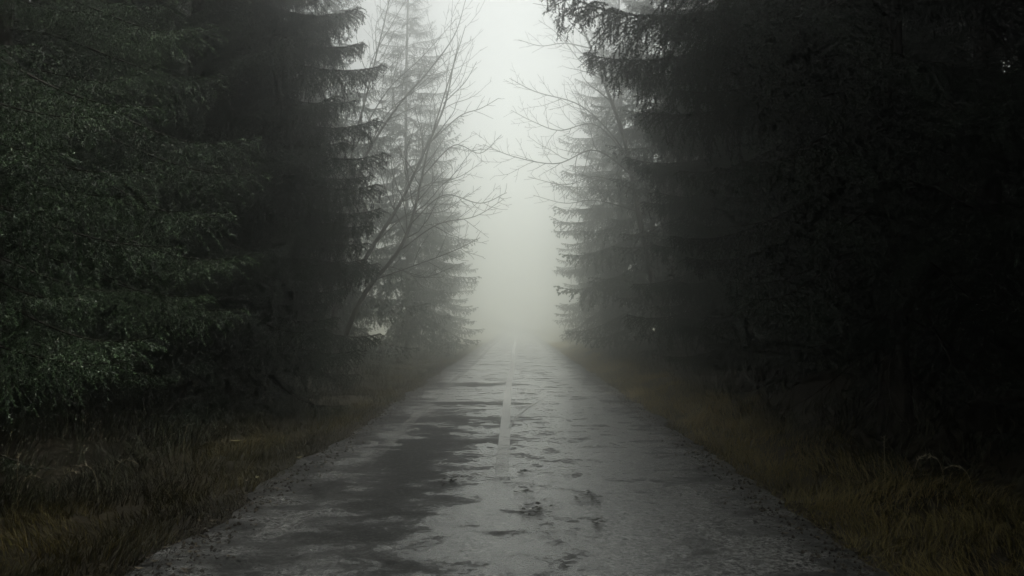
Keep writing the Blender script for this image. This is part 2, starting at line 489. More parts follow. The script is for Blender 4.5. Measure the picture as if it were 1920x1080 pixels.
    if lite:
        rv = unit(rg.normal(size=(len(A), 3))); sd = unit(np.cross(Du, rv))
        wd = 0.024 + 0.014 * rg.random(len(A))
        M_ = A + D * 0.35
        v = np.stack([A - sd * wd[:, None] * 0.4, M_ + sd * wd[:, None], B + Du * 0.012, M_ - sd * wd[:, None]], 1).reshape(-1, 3)
        i = np.arange(len(A)) * 4
        tr = np.concatenate([np.stack([i, i + 1, i + 2], 1), np.stack([i, i + 2, i + 3], 1)])
        wood.add(v, tr, 0, np.repeat(T, 4))
    else:
        cnt = np.maximum(3, (ln / 0.0036).astype(int))
        idx = np.repeat(np.arange(len(A)), cnt); N = len(idx)
        u = rg.random(N)
        base = A[idx] + D[idx] * u[:, None]
        rv = rg.normal(size=(N, 3)); rv[:, 2] += 0.45
        ax_ = Du[idx]
        rad = unit(rv - (rv * ax_).sum(1, keepdims=True) * ax_)
        an = np.radians(34 + 24 * rg.random(N))[:, None]
        nd = ax_ * np.cos(an) + rad * np.sin(an)
        nl = (0.018 + 0.012 * rg.random(N))[:, None]
        sd = unit(np.cross(nd, rg.normal(size=(N, 3)))) * (0.0028 + 0.0014 * rg.random(N))[:, None]
        v = np.stack([base - sd, base + sd, base + nd * nl], 1).reshape(-1, 3)
        tr = np.arange(N * 3).reshape(-1, 3)
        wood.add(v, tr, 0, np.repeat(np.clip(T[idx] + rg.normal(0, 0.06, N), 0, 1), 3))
    return wood.arrays()

BOUGHS = {}
def bough_mesh(fam, k):
    return BOUGHS[fam][k % len(BOUGHS[fam])]
FAMS = {'fan': (3.0, 0.75, 0.3), 'comb': (3.2, 0.9, 1.25), 'short': (1.5, 0.45, 0.3)}
for fi, (fam, (L, dr, cb)) in enumerate(FAMS.items()):
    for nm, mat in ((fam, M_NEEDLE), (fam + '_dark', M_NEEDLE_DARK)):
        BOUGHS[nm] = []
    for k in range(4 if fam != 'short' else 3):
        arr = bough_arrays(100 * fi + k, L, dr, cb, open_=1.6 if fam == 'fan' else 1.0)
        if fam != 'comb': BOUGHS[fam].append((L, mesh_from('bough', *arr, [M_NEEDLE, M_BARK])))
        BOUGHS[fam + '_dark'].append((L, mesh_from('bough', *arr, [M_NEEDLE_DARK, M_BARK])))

ENDS = {}
def bough_end(me):
    """where a bough's tip lies in its own frame"""
    if me.name not in ENDS:
        co = np.empty(len(me.vertices) * 3, dtype=np.float32); me.vertices.foreach_get('co', co); co = co.reshape(-1, 3)
        ENDS[me.name] = co[np.argmax(np.hypot(co[:, 0], co[:, 1]))].astype(float)
    return ENDS[me.name]
def reach_boughs(root, fam, tips, rise=0.22, seed=1):
    """boughs of a tree that end at given points"""
    rg = random.Random(seed)
    for k, tip in enumerate(tips):
        L, me = BOUGHS[fam][(k + seed) % len(BOUGHS[fam])]
        e = bough_end(me); t = np.array(tip) - np.array(root.location)
        dh = math.hypot(t[0], t[1]); z0 = t[2] + rise * dh * rg.uniform(0.7, 1.3)
        dz = t[2] - z0; eh = math.hypot(e[0], e[1]); sc = math.hypot(dh, dz) / math.hypot(eh, e[2])
        pitch = math.atan2(dz, dh) - math.atan2(e[2], eh); az = math.atan2(t[1], t[0]) - math.atan2(e[1], e[0])
        o = link('bough', me, root); o.location = (0, 0, z0); o.rotation_euler = (0, -pitch, az); o.scale = (sc, sc * rg.uniform(0.95, 1.2), sc)
def w(u, v, Y):      # a place on the photograph's grid brought out to its distance along the road
    return ((u - 970) / 1600 * Y, Y, 1.7 - (v - 605) / 1600 * Y)

def dead_branch_mesh(seed, L):
    rg = np.random.default_rng(seed); b = Buf()
    n = 12; t = np.linspace(0, 1, n)
    a = radians(-8) - radians(28) * np.sin(pi * t * 0.8) + radians(30) * t ** 2
    yw = 0.5 * (rg.random() - 0.5) * t + 0.15 * np.sin(5 * t + seed)
    d = np.stack([np.cos(a) * np.cos(yw), np.cos(a) * np.sin(yw), np.sin(a)], 1) * L / (n - 1)
    ax = np.vstack([[0, 0, 0], np.cumsum(d[:-1], 0)])
    tube(b, ax, 0.016 * (1 - t) + 0.003, 5, 0)
    for k in range(int(L * 11)):
        u = 0.15 + 0.8 * rg.random(); i = int(u * (n - 1)); p = ax[i]; dd = unit(d[i])
        s = rg.choice([-1, 1]); ln = (0.15 + 0.5 * rg.random()) * (1.1 - u)
        e = unit(dd + np.array([0, s * (0.5 + rg.random()), -0.5 * rg.random() - 0.1]))
        q = [p]
        for z in range(4):
            e = unit(e + np.array([0, 0, -0.12]) + (rg.random(3) - 0.5) * 0.35); q.append(q[-1] + e * ln / 4)
        tube(b, q, np.linspace(0.004, 0.0014, 5), 3, 0)
        for z in range(2):
            w = unit(e + (rg.random(3) - 0.5) * 1.6); tube(b, [q[2], q[2] + w * ln * 0.4], [0.0022, 0.001], 3, 0)
    return b.mesh('dead_branch', [M_TWIG])
DEAD = [dead_branch_mesh(40 + k, 2.2) for k in range(4)]

def trunk_mesh(seed, H, r0, lean=(0, 0)):
    rg = np.random.default_rng(seed); b = Buf()
    n = 18; z = np.linspace(-0.4, H, n); t = np.clip(z / H, 0, 1)
    p = np.stack([lean[0] * t + 0.05 * np.sin(z * 0.5 + seed), lean[1] * t + 0.05 * np.cos(z * 0.4 + seed), z], 1)
    r = r0 * (1 - t) ** 0.9 + 0.012 + 0.35 * r0 * np.exp(-np.maximum(z + 0.1, 0) * 3.0)
    tube(b, p, r, 10, 0)
    return b.mesh('trunk', [M_BARK], True)

def spruce(x, y, H, z0, reach, label, seed, fam='fan', dark=False, whorl=0.5, per=5, r0=0.2, dead=10, group='spruces lining the road', name='spruce_tree', dead_top=2.2, zcut=99, keep=None, droop0=20):
    rg = random.Random(seed)
    base = float(ground_h(x, y))
    root = link(name, None); root.location = (x, y, base)
    tag(root, label, 'tree', group)
    link('trunk', trunk_mesh(seed, H, r0), root)
    z = z0; k = seed
    while z < H - 0.25:
        f = (z - z0) / (H - z0)
        ln = reach * (1 - f) ** 0.82 * (0.75 + 0.25 * min(1, (z - z0) / 1.2))
        n = per if z < zcut else max(3, per - 2)
        a0 = rg.random() * 6.28
        for q in range(n):
            l = ln * rg.uniform(0.6, 1.14)
            if l < 0.12: continue
            fm = ('short' if l < 1.5 else fam) + ('_dark' if dark else '')
            k += 1
            L, me = bough_mesh(fm, rg.randrange(12))
            a = a0 + q * 6.283 / n + rg.uniform(-0.35, 0.35)
            if keep and not keep(a, z): continue
            o = link('bough', me, root)
            o.location = (0, 0, z + rg.uniform(-0.3, 0.3) * whorl)
            pitch = radians(-droop0 + (droop0 + 35) * f ** 0.8 + rg.uniform(-6, 6))
            o.rotation_euler = (rg.uniform(-0.2, 0.2), -pitch, a)
            s = l / L
            o.scale = (s, s * rg.choice((-1, 1)) * rg.uniform(0.9, 1.15), s)
        z += whorl * rg.uniform(0.65, 1.35) * (1 - 0.45 * f)
    for q in range(dead):
        o = link('dead_branch', DEAD[rg.randrange(4)], root)
        o.location = (0, 0, rg.uniform(0.5, max(dead_top, 0.8)))
        o.rotation_euler = (rg.uniform(-0.3, 0.3), rg.uniform(0.0, 0.5), rg.random() * 6.28)
        s = rg.uniform(0.5, 1.05); o.scale = (s, s, s)
    return root

# ---- simpler crowns for the trees that stand back in the fog, still bough by bough
LITE = [bough_arrays(900 + k, 3.0, 0.7, 0.5, lite=True) for k in range(4)]
def rot_zyx(a, pitch, roll):
    ca, sa, cp, sp, cr, sr = cos(a), sin(a), cos(pitch), sin(pitch), cos(roll), sin(roll)
    Rz = np.array([[ca, -sa, 0], [sa, ca, 0], [0, 0, 1]]); Ry = np.array([[cp, 0, sp], [0, 1, 0], [-sp, 0, cp]]); Rx = np.array([[1, 0, 0], [0, cr, -sr], [0, sr, cr]])
    return Rz @ Ry @ Rx
def crown_mesh(seed, H, z0, reach, whorl=0.50, per=9):
    rg = random.Random(seed); b = Buf(); z = z0
    while z < H - 0.2:
        f = (z - z0) / (H - z0)
        ln = reach * (1 - f) ** 0.82 * (0.75 + 0.25 * min(1, (z - z0) / 1.2))
        a0 = rg.random() * 6.28
        for q in range(per):
            l = ln * rg.uniform(0.5, 1.25)
            if l < 0.12 or rg.random() < 0.12: continue
            v, t, m, c = LITE[rg.randrange(4)]
            s = l / 3.0
            pitch = radians(-22 + 55 * f ** 0.8 + rg.uniform(-6, 6))
            R = rot_zyx(a0 + q * 6.283 / per + rg.uniform(-0.35, 0.35), -pitch, rg.uniform(-0.2, 0.2))
            if s < 0.4:      # small top boughs: fewer, wider shoots
                sel = np.arange(len(t)) % 2 == 0
            else: sel = slice(None)
            vv = (v * s) @ R.T + np.array([0, 0, z + rg.uniform(-0.3, 0.3) * whorl])
            b.v.append(vv); b.t.append(t[sel] + b.n); b.n += len(v); b.m.append(m[sel]); b.c.append(c)
        z += whorl * rg.uniform(0.85, 1.15) * (1 - 0.4 * f)
    return b.mesh('crown', [M_NEEDLE_DARK, M_BARK])
CROWNS = [(20.0, crown_mesh(7, 20.0, 0.5, 3.4)), (18.0, crown_mesh(8, 18.0, 1.2, 3.0)), (23.0, crown_mesh(9, 23.0, 9.0, 6.4, 0.95, 7))]  # last crown is high and wide, shaped to shade the near road
TRUNKS = [trunk_mesh(77, 20.0, 0.10), trunk_mesh(78, 18.0, 0.085), trunk_mesh(79, 23.0, 0.22)]
def far_spruce(x, y, H, label, rot, variant=0, wide=1.0, group='spruces fading into the fog', cat='tree'):
    h0, me = CROWNS[variant]
    root = link('spruce_tree', None); root.location = (x, y, float(ground_h(x, y)))
    tag(root, label, cat, group)
    s = H / h0
    for nm, m in (('trunk', TRUNKS[variant]), ('crown', me)):
        o = link(nm, m, root); o.rotation_euler = (0, 0, rot); o.scale = (s * wide, s * wide, s)
    return root

# ------------------------------------------------------------------ the trees one can tell apart
near_left = spruce(-7.0, 8.8, 19, 0.9, 3.5, 'near spruce at the left photo edge with brightest green boughs', 1, 'fan', whorl=0.78, per=6, dead=8, zcut=6.5, droop0=24, keep=lambda a, z: cos(a + 0.6) > -0.55)
second_left = spruce(-7.7, 12.6, 20, 0.9, 3.7, 'second spruce on the left, mid green, behind the brightest one', 2, 'fan', whorl=0.74, per=6, dead=8, zcut=8, droop0=24, keep=lambda a, z: cos(a + 0.6) > -0.55)
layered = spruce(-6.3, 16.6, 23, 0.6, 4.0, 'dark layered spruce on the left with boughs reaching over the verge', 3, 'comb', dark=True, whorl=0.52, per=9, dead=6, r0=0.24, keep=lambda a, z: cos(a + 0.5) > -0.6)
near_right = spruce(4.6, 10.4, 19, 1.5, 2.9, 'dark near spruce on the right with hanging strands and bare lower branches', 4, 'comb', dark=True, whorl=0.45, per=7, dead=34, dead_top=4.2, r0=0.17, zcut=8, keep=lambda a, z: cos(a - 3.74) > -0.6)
for k, (z, a, pit, sc) in enumerate([(5.1, 3.42, 2, 1.38), (5.3, 3.62, 0, 1.25), (4.6, 3.05, -14, 1.0), (4.7, 3.5, -14, 0.95), (4.2, 3.75, -22, 0.9), (5.2, 3.95, -8, 1.2), (3.9, 3.3, -20, 0.8), (5.0, 3.25, -6, 1.2)]):
    o = link('bough', BOUGHS['comb_dark'][k % 4][1], near_right)
    o.location = (0, 0, z); o.rotation_euler = (0, -radians(pit), a); o.scale = (sc, sc, sc)
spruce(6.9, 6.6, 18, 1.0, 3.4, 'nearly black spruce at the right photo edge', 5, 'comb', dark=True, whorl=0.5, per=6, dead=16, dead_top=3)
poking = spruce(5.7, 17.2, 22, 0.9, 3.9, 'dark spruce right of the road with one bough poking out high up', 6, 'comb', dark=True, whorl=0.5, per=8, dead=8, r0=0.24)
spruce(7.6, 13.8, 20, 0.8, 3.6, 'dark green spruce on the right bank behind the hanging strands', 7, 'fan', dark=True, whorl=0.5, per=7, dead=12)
reach_boughs(near_left, 'fan', [w(215, 215, 8.3), w(325, 640, 8.2), w(110, 390, 7.8), w(300, 320, 8.8), w(245, 690, 8.0), w(330, 210, 9.2), w(160, 560, 7.9), w(90, 80, 8.0), w(350, 470, 9.0)], 0.25, 3)
reach_boughs(second_left, 'fan', [w(490, 260, 12.2), w(505, 330, 12.4), w(420, 140, 12), w(500, 480, 12.3), w(440, 400, 11.6), w(470, 590, 12), w(400, 560, 11.5), w(430, 50, 12)], 0.22, 5)
reach_boughs(layered, 'comb_dark', [w(690, 22, 15.8), w(645, 62, 15.5), w(690, 82, 16.2), w(724, 120, 15.8), w(650, 190, 15.4), w(728, 232, 15.9), w(734, 292, 15.7), w(705, 332, 16.3), w(728, 362, 15.6),
                                    w(734, 402, 16), w(660, 420, 15.4), w(695, 462, 15.8), w(660, 500, 15.5), w(668, 548, 15.9), w(640, 600, 15.6), w(610, 660, 15.4), w(600, 300, 15.0), w(610, 520, 14.8)], 0.20, 7)
reach_boughs(poking, 'comb_dark', [w(1155, 128, 16.6), w(1192, 205, 16.4), w(1215, 258, 16.8), w(1225, 310, 16.5), w(1222, 362, 16.2), w(1245, 420, 16.6), w(1222, 468, 16.3), w(1255, 540, 16.0), w(1262, 610, 16.2), w(1270, 90, 15.5)], 0.16, 9)
# unseen high crowns, added to shade the near road, verges and fog
for k, (x, y) in enumerate([(9.4, 7.2), (9.8, 13.0), (7.2, 2.4), (5.7, -3.0), (5.6, -9), (-6.8, -0.5), (-5.8, -5.5), (-5.5, -11), (-0.5, -9), (1.5, -15)]):
    far_spruce(x, y, 23 + k % 2, 'unseen tall spruce added to shade the road around the camera', k * 1.3, 2, 1.3, 'unseen spruces added to shade the near road')

far_spruce(-8.0, 35, 25, 'grey spruce behind the leaning bare tree on the left', 0.4, 0, 0.95)
far_spruce(-5.6, 43, 24, 'pale tall spruce left of the sky gap behind the bare stems', 1.9, 1, 1.0)
far_spruce(-5.3, 54, 16, 'faint low spruce on the left near the end of the road', 2.9, 0, 1.15)
far_spruce(5.8, 33.5, 25, 'grey spruce right of the road behind the bare leaning tree', 3.3, 0, 0.95)
far_spruce(5.2, 43, 24, 'pale tall spruce right of the sky gap', 4.4, 1, 1.0)
far_spruce(5.3, 53, 17, 'faint spruce on the right near the end of the road', 5.2, 0, 1.15)
far_spruce(5.9, 24.5, 24, 'misty spruce between the dark and the grey spruce on the right', 0.9, 1, 0.95)
far_spruce(-10.5, 25, 24, 'misty spruce behind the dark layered spruce on the left', 5.9, 1, 1.05)

rnd = random.Random(5)
spots = []
def ok(x, y, dmin):
    return all((x - a) ** 2 + (y - b) ** 2 > dmin * dmin for a, b in spots)
for side in (-1, 1):
    for row, xr in enumerate((10.5, 14.2, 18.5, 23.5)):
        y = -10.0 + row
        while y < 46:
            xx = side * (xr + rnd.uniform(-1.0, 1.0)); y2 = y + rnd.uniform(-1, 1)
            spots.append((xx, y2))
            far_spruce(xx, y2, rnd.uniform(17, 22), ('spruce deep in the dark forest left of the road' if side < 0 else 'spruce deep in the dark forest right of the road'),
                       rnd.random() * 6.28, rnd.randrange(2), rnd.uniform(0.95, 1.2), 'spruces deep in the forest')
            y += rnd.uniform(3.6, 4.8)

# ------------------------------------------------------------------ bare trees
def twigs(buf, path, r_a, r_b, rg, depth, spread=0.8, up=0.18, dens=1.0, flat=None, rmin=0.005):
    """side twigs along a limb, recursively"""
    n = len(path); seg = np.linalg.norm(np.diff(path, axis=0), axis=1); Ltot = seg.sum()
    cnt = int(Ltot * (3.2 if depth > 1 else 4.2) * dens); s = 1
    for k in range(cnt):
        u = 0.12 + 0.88 * (k + rg.random()) / max(cnt, 1)
        if u >= 0.99: continue
        f = u * (n - 1); i = min(int(f), n - 2); w = f - i
        p = path[i] * (1 - w) + path[i + 1] * w; d = unit(path[i + 1] - path[i]); s = -s
        sidev = unit(np.cross(d, flat if flat is not None else rg.normal(size=3)))
        ln = Ltot * (0.20 + 0.30 * rg.random()) * (1.05 - u * 0.75)
        if ln < 0.12: continue
        e = unit(d * 0.85 + sidev * s * spread * (0.6 + 0.6 * rg.random()) + rg.normal(size=3) * 0.12)
        m = max(4, int(ln / 0.22)); q = [p]
        for z in range(m):
            e = unit(e + np.array([0, 0, up * 0.35]) + rg.normal(size=3) * 0.13); q.append(q[-1] + e * ln / m)
        q = np.array(q)
        ra = max(rmin, 0.55 * (r_a * (1 - u) + r_b * u))
        tube(buf, q, np.linspace(ra, rmin * 0.75, len(q)), 4 if depth > 1 else 3, 0)
        if depth > 0: twigs(buf, q, ra, rmin, rg, depth - 1, spread, up, dens, flat, rmin)

def bare_tree(base, stems, limbs, label, seed, rs=0.07):
    """stems and limbs: lists of control points in world metres"""
    rg = np.random.default_rng(seed)
    root = link('bare_tree', None); root.location = base
    tag(root, label, 'tree', 'bare leafless trees beside the road')
    B = np.array(base)
    for k, (ctrl, r) in enumerate(stems):
        P = smooth_line(np.array(ctrl) - B, 30)
        b = Buf(); tube(b, P, np.linspace(r, 0.008, len(P)), 7, 0)
        twigs(b, P[10:], r * 0.6, 0.008, rg, 2, 0.75, 0.25, 0.6, flat=np.array([0.15, 1.0, 0.1]), rmin=0.006)
        link('trunk' if k == 0 else 'stem', b.mesh('stem', [M_TWIG], True), root)
    for ctrl, r in limbs:
        P = smooth_line(np.array(ctrl) - B, 22)
        b = Buf(); tube(b, P, np.linspace(r, 0.007, len(P)), 6, 0)
        twigs(b, P[3:], r, 0.007, rg, 2, 0.75, 0.22, 1.15, flat=np.array([0.1, 1.0, 0.25]), rmin=0.0055)
        link('branch', b.mesh('branch', [M_TWIG], True), root)
    return root

# left pair of leaning stems, 25 m up the road
bare_tree((-5.3, 25.0, float(ground_h(-5.3, 25))),
    [([(-5.3, 25, -0.2), (-5.0, 25, 1.4), w(690, 540, 25), w(740, 480, 25), w(767, 425, 25), w(786, 350, 25.2), w(803, 270, 25.4), w(845, 130, 25.8), w(872, 40, 26)], 0.085)],
    [(([w(700, 525, 25), w(770, 500, 24.6), w(850, 470, 24.2), w(900, 445, 24)]), 0.02),
     (([w(748, 470, 25), w(820, 420, 25.3), w(890, 405, 25.6), w(945, 372, 26)]), 0.022),
     (([w(768, 420, 25), w(830, 365, 24.7), w(900, 380, 24.5), w(950, 360, 24)]), 0.02),
     (([w(790, 330, 25.2), w(850, 270, 25.4), w(900, 285, 25.6), w(940, 250, 26)]), 0.02),
     (([w(805, 265, 25.4), w(860, 215, 25.0), w(900, 200, 24.8), w(935, 180, 24.5)]), 0.018),
     (([w(830, 190, 25.6), w(870, 150, 25.8), w(893, 110, 26)]), 0.016),
     (([w(760, 440, 25), w(720, 350, 25.6), w(700, 260, 26)]), 0.018)],
    'bare tree with a thin dark stem leaning right over the left verge', 21)
bare_tree((-6.3, 28.0, float(ground_h(-6.3, 28))),
    [([(-6.3, 28, -0.2), (-6.0, 28, 2.0), w(650, 545, 28), w(700, 458, 28), w(750, 378, 28), w(795, 280, 28.2), w(832, 195, 28.4), w(850, 110, 28.6), w(862, 60, 29)], 0.10),
     ([w(640, 560, 28), w(650, 420, 28), w(680, 300, 27.8), w(740, 200, 27.6), w(800, 130, 27.4), w(850, 60, 27.2), w(872, -10, 27)], 0.06),
     ([w(640, 500, 28), w(655, 300, 28.3), w(690, 150, 28.6), w(720, 20, 29), w(740, -80, 29)], 0.05)],
    [(([w(665, 330, 28), w(720, 215, 28), w(780, 160, 27.6), w(850, 95, 27.3)]), 0.024),
     (([w(660, 280, 28.3), w(720, 170, 28.1), w(790, 100, 28), w(860, 20, 27.8)]), 0.024),
     (([w(750, 378, 28), w(800, 345, 28.3), w(860, 330, 28.5), w(905, 300, 28.8)]), 0.022),
     (([w(700, 458, 28), w(760, 405, 27.6), w(830, 395, 27.3), w(880, 360, 27)]), 0.022),
     (([w(672, 240, 28.4), w(690, 120, 28), w(730, 40, 27.8), w(770, -30, 27.6)]), 0.02),
     (([w(668, 510, 28), w(730, 500, 27.5), w(790, 520, 27), w(850, 500, 26.8)]), 0.02)],
    'taller bare tree with several pale grey stems fanning out, left of the sky gap', 22)
# right: one stem leaning left, long limbs over the road
bare_tree((5.0, 29.0, float(ground_h(5.0, 29))),
    [([(5.0, 29, -0.2), (4.7, 29, 2.5), (4.2, 29, 5.0), w(1175, 270, 29), w(1140, 165, 29), w(1125, 125, 29), w(1100, 60, 29), w(1066, 0, 29), w(1030, -70, 29)], 0.11)],
    [(([w(1185, 300, 29), w(1140, 240, 28.6), w(1085, 192, 28.2), w(1005, 168, 27.8), w(955, 142, 27.5)]), 0.03),
     (([w(1190, 310, 29), w(1120, 232, 29.2), w(1050, 242, 29.4), w(1000, 225, 29.6), w(958, 203, 29.8)]), 0.026),
     (([w(1200, 340, 29), w(1120, 280, 28.5), w(1045, 305, 28), w(965, 292, 27.6), w(905, 268, 27.2)]), 0.03),
     (([w(1110, 85, 29), w(1060, 75, 28.7), w(1015, 80, 28.4), w(972, 68, 28)]), 0.02),
     (([w(1075, 15, 29), w(1035, 5, 28.8), w(1000, -2, 28.5)]), 0.018),
     (([w(1130, 140, 29), w(1090, 110, 29.3), w(1050, 60, 29.6), w(1010, 30, 29.8)]), 0.018),
     (([w(1205, 360, 29), w(1120, 330, 28.6), w(1060, 345, 28.2), w(990, 330, 28)]), 0.02),
     (([w(1210, 400, 29), w(1120, 375, 29.4), w(1060, 380, 29.8), w(1000, 365, 30)]), 0.018)],
    'bare tree on the right leaning left with long limbs over the road', 23)

# ------------------------------------------------------------------ verge grass
def blades(buf, xs, ys, hs, rg, wd=0.004, lean=0.5, tone=None, seg=2):
    n = len(xs); z0 = ground_h(xs, ys) - 0.01
    az = 2 * pi * 1.5 * vnoise(xs * 1.1, ys * 1.1, 77) + (rg.random(n) - 0.5) * 2.6; le = lean * (0.3 + rg.random(n) * 1.1)
    dx = np.cos(az); dy = np.sin(az)
    px = -dy; py = dx
    tw = rg.random(n) * pi; wx = np.cos(tw); wy = np.sin(tw)
    rows = []
    for k in range(seg + 1):
        t = k / seg
        off = hs * le * t ** 1.8
        zz = z0 + hs * (t - 0.28 * le * t ** 2.4)
        wv = wd * (1 - 0.85 * t) * (0.7 + 0.6 * rg.random(n))
        cxp = xs + dx * off; cyp = ys + dy * off
        rows.append(np.stack([cxp - wx * wv, cyp - wy * wv, zz], 1)); rows.append(np.stack([cxp + wx * wv, cyp + wy * wv, zz], 1))
    v = np.stack(rows, 1).reshape(-1, 3); m = 2 * (seg + 1)
    i = np.arange(n)[:, None] * m
    loc = []
    for k in range(seg):
        a = 2 * k; loc += [[a, a + 1, a + 3], [a, a + 3, a + 2]]
    t = (i[:, None, :] + np.array(loc)[None]).reshape(-1, 3)
    if tone is None: tone = rg.random(n)
    buf.add(v, t, 0, np.repeat(tone, m))

def verge(side, inner, outer, count, seed, name, label, dry=0.0):
    rg = np.random.default_rng(seed); b = Buf()
    y = 2.5 + 66 * rg.random(count) ** 1.9
    u = rg.random(count)
    x = side * (inner + (outer - inner) * u ** 1.15 + 0.18 * (vnoise(y * 1.3, y * 0 + 3, seed) - 0.5))
    # grow in tufts
    cl = vnoise(x * 3.1, y * 3.1, seed + 1) * 0.6 + vnoise(x * 7, y * 7, seed + 2) * 0.4
    kp = cl > 0.30
    x, y, u, cl = x[kp], y[kp], u[kp], cl[kp]
    h = (0.06 + 0.32 * (cl - 0.15) * sstep(0.0, 0.35, u)) * (0.6 + 0.7 * rg.random(len(x)))
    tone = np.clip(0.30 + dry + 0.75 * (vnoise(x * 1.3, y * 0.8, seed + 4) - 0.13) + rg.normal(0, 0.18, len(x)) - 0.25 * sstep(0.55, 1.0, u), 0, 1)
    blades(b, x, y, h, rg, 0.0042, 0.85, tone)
    return tag(link(name, b.mesh(name, [M_DRY])), label, 'grass', kind='stuff')
verge(-1, 2.38, 5.0, 60000, 31, 'verge_grass', 'dry yellow brown grass along the left road edge', -0.22)  # whole left side toned darker, its shade put into the grass colour
verge(1, 2.28, 4.1, 52000, 32, 'verge_grass', 'dry yellow brown grass along the right road edge', 0.30)  # toned paler, the light on this side put into the colour

# low dark undergrowth beneath the trees
def undergrowth(side, lo, hi, count, seed, label):
    rg = np.random.default_rng(seed); b = Buf()
    y = 3 + 45 * rg.random(count) ** 1.6; x = side * (lo + (hi - lo) * rg.random(count))
    cl = vnoise(x * 1.7, y * 1.7, seed)
    kp = cl > 0.35; x, y, cl = x[kp], y[kp], cl[kp]
    h = (0.15 + 0.55 * (cl - 0.3)) * (0.6 + 0.8 * rg.random(len(x)))
    blades(b, x, y, h, rg, 0.007, 0.9, np.clip(rg.random(len(x)) * 0.9, 0, 1))
    return tag(link('undergrowth', b.mesh('undergrowth', [M_HERB])), label, 'undergrowth', kind='stuff')
undergrowth(-1, 4.4, 9.5, 26000, 41, 'dark low undergrowth beneath the spruces on the left')
undergrowth(1, 3.7, 9.5, 30000, 42, 'dark low undergrowth on the right bank beneath the spruces')

# ------------------------------------------------------------------ young spruces and shrubs on the right bank and left
def sapling(x, y, H, reach, label, seed):
    return spruce(x, y, H, 0.12, reach, label, seed, 'short', dark=True, whorl=0.26, per=6, r0=0.03, dead=0, group='young spruces under the tall trees', name='young_spruce', droop0=8)
sapling(4.9, 15.8, 2.3, 1.1, 'young bushy spruce on the right bank where the fog begins', 51)
sapling(5.2, 12.6, 1.6, 1.0, 'low young spruce on the right bank above the dry grass', 52)
sapling(5.3, 8.6, 1.5, 0.9, 'small dark young spruce nearest the right photo edge', 53)
sapling(4.9, 24.0, 2.4, 1.1, 'misty young spruce right of the far verge', 54)
sapling(-5.9, 16.6, 1.8, 1.0, 'young spruce at the foot of the trees on the left', 55)
sapling(-5.7, 25.8, 1.9, 1.0, 'misty young spruce at the foot of the left bare trees', 56)

def shrub(x, y, h, n, label, seed):
    rg = np.random.default_rng(seed); base = np.array([x, y, float(ground_h(x, y))])
    root = link('shrub', None); root.location = base
    tag(root, label, 'shrub', 'leafless shrubs behind the grass')
    for k in range(n):
        a = rg.random() * 6.28; ln = h * (0.6 + 0.5 * rg.random())
        q = [np.array([0.18 * cos(a) * rg.random(), 0.18 * sin(a) * rg.random(), -0.05])]
        e = unit(np.array([0.35 * cos(a), 0.35 * sin(a), 1.0]))
        for z in range(6):
            e = unit(e + rg.normal(size=3) * 0.12); q.append(q[-1] + e * ln / 6)
        b = Buf(); q = np.array(q); tube(b, q, np.linspace(0.007, 0.002, 7), 4, 0)
        twigs(b, q, 0.005, 0.002, rg, 0, 0.6, 0.4, 1.6, rmin=0.0018)
        link('stem', b.mesh('stem', [M_TWIG]), root)
for k, (x, y, h, lb) in enumerate([
        (4.3, 17.8, 0.9, 'leafless shrub of upright stems behind the right verge in the mist'),
        (4.3, 14.2, 0.9, 'leafless upright shrub behind the brightest part of the right verge'),
        (4.25, 11.2, 0.8, 'leafless shrub behind the right verge below the hanging strands'),
        (-5.0, 11.6, 0.9, 'leafless shrub behind the left verge below the green boughs'),
        (-4.9, 18.2, 1.0, 'leafless shrub on the left verge below the dark layered spruce'),
        (-4.6, 22.5, 1.1, 'thin leafless shrub on the left verge by the bare trees')]):
    shrub(x, y, h, 9, lb, 60 + k)

# ------------------------------------------------------------------ single stalks that stand out of the grass
def stalk(x, y, h, arch, az, label, seed):
    rg = np.random.default_rng(seed); base = (x, y, float(ground_h(x, y)))
    root = link('grass_stalk', None); root.location = base
    tag(root, label, 'grass stalk', 'pale stalks standing above the verge')
    t = np.linspace(0, 1, 14)
    r = arch * h
    P = np.stack([cos(az) * r * t ** 3, sin(az) * r * t ** 3, h * (t - 0.55 * min(1, arch * 1.6) * t ** 5)], 1)
    P[:, 2] -= 0.02 * (t == 0)
    b = Buf(); tube(b, P, np.linspace(0.0042, 0.0020, 14), 4, 0, 0.4)
    link('stem', b.mesh('stem', [M_STALK]), root)
    b = Buf()       # seed head along the arched end
    for k in range(16):
        i = 9 + int(4 * rg.random()); p = P[i]; d = unit(P[i] - P[i - 1]); e = unit(d + rg.normal(size=3) * 0.5)
        s = unit(np.cross(e, rg.normal(size=3))) * 0.0035
        b.add([p, p + e * 0.02 + s, p + e * 0.045, p + e * 0.02 - s], [[0, 1, 2], [0, 2, 3]], 0, 0.8)
    tag(link('seed_head', b.mesh('seed_head', [M_STALK]), root), kind='stuff')
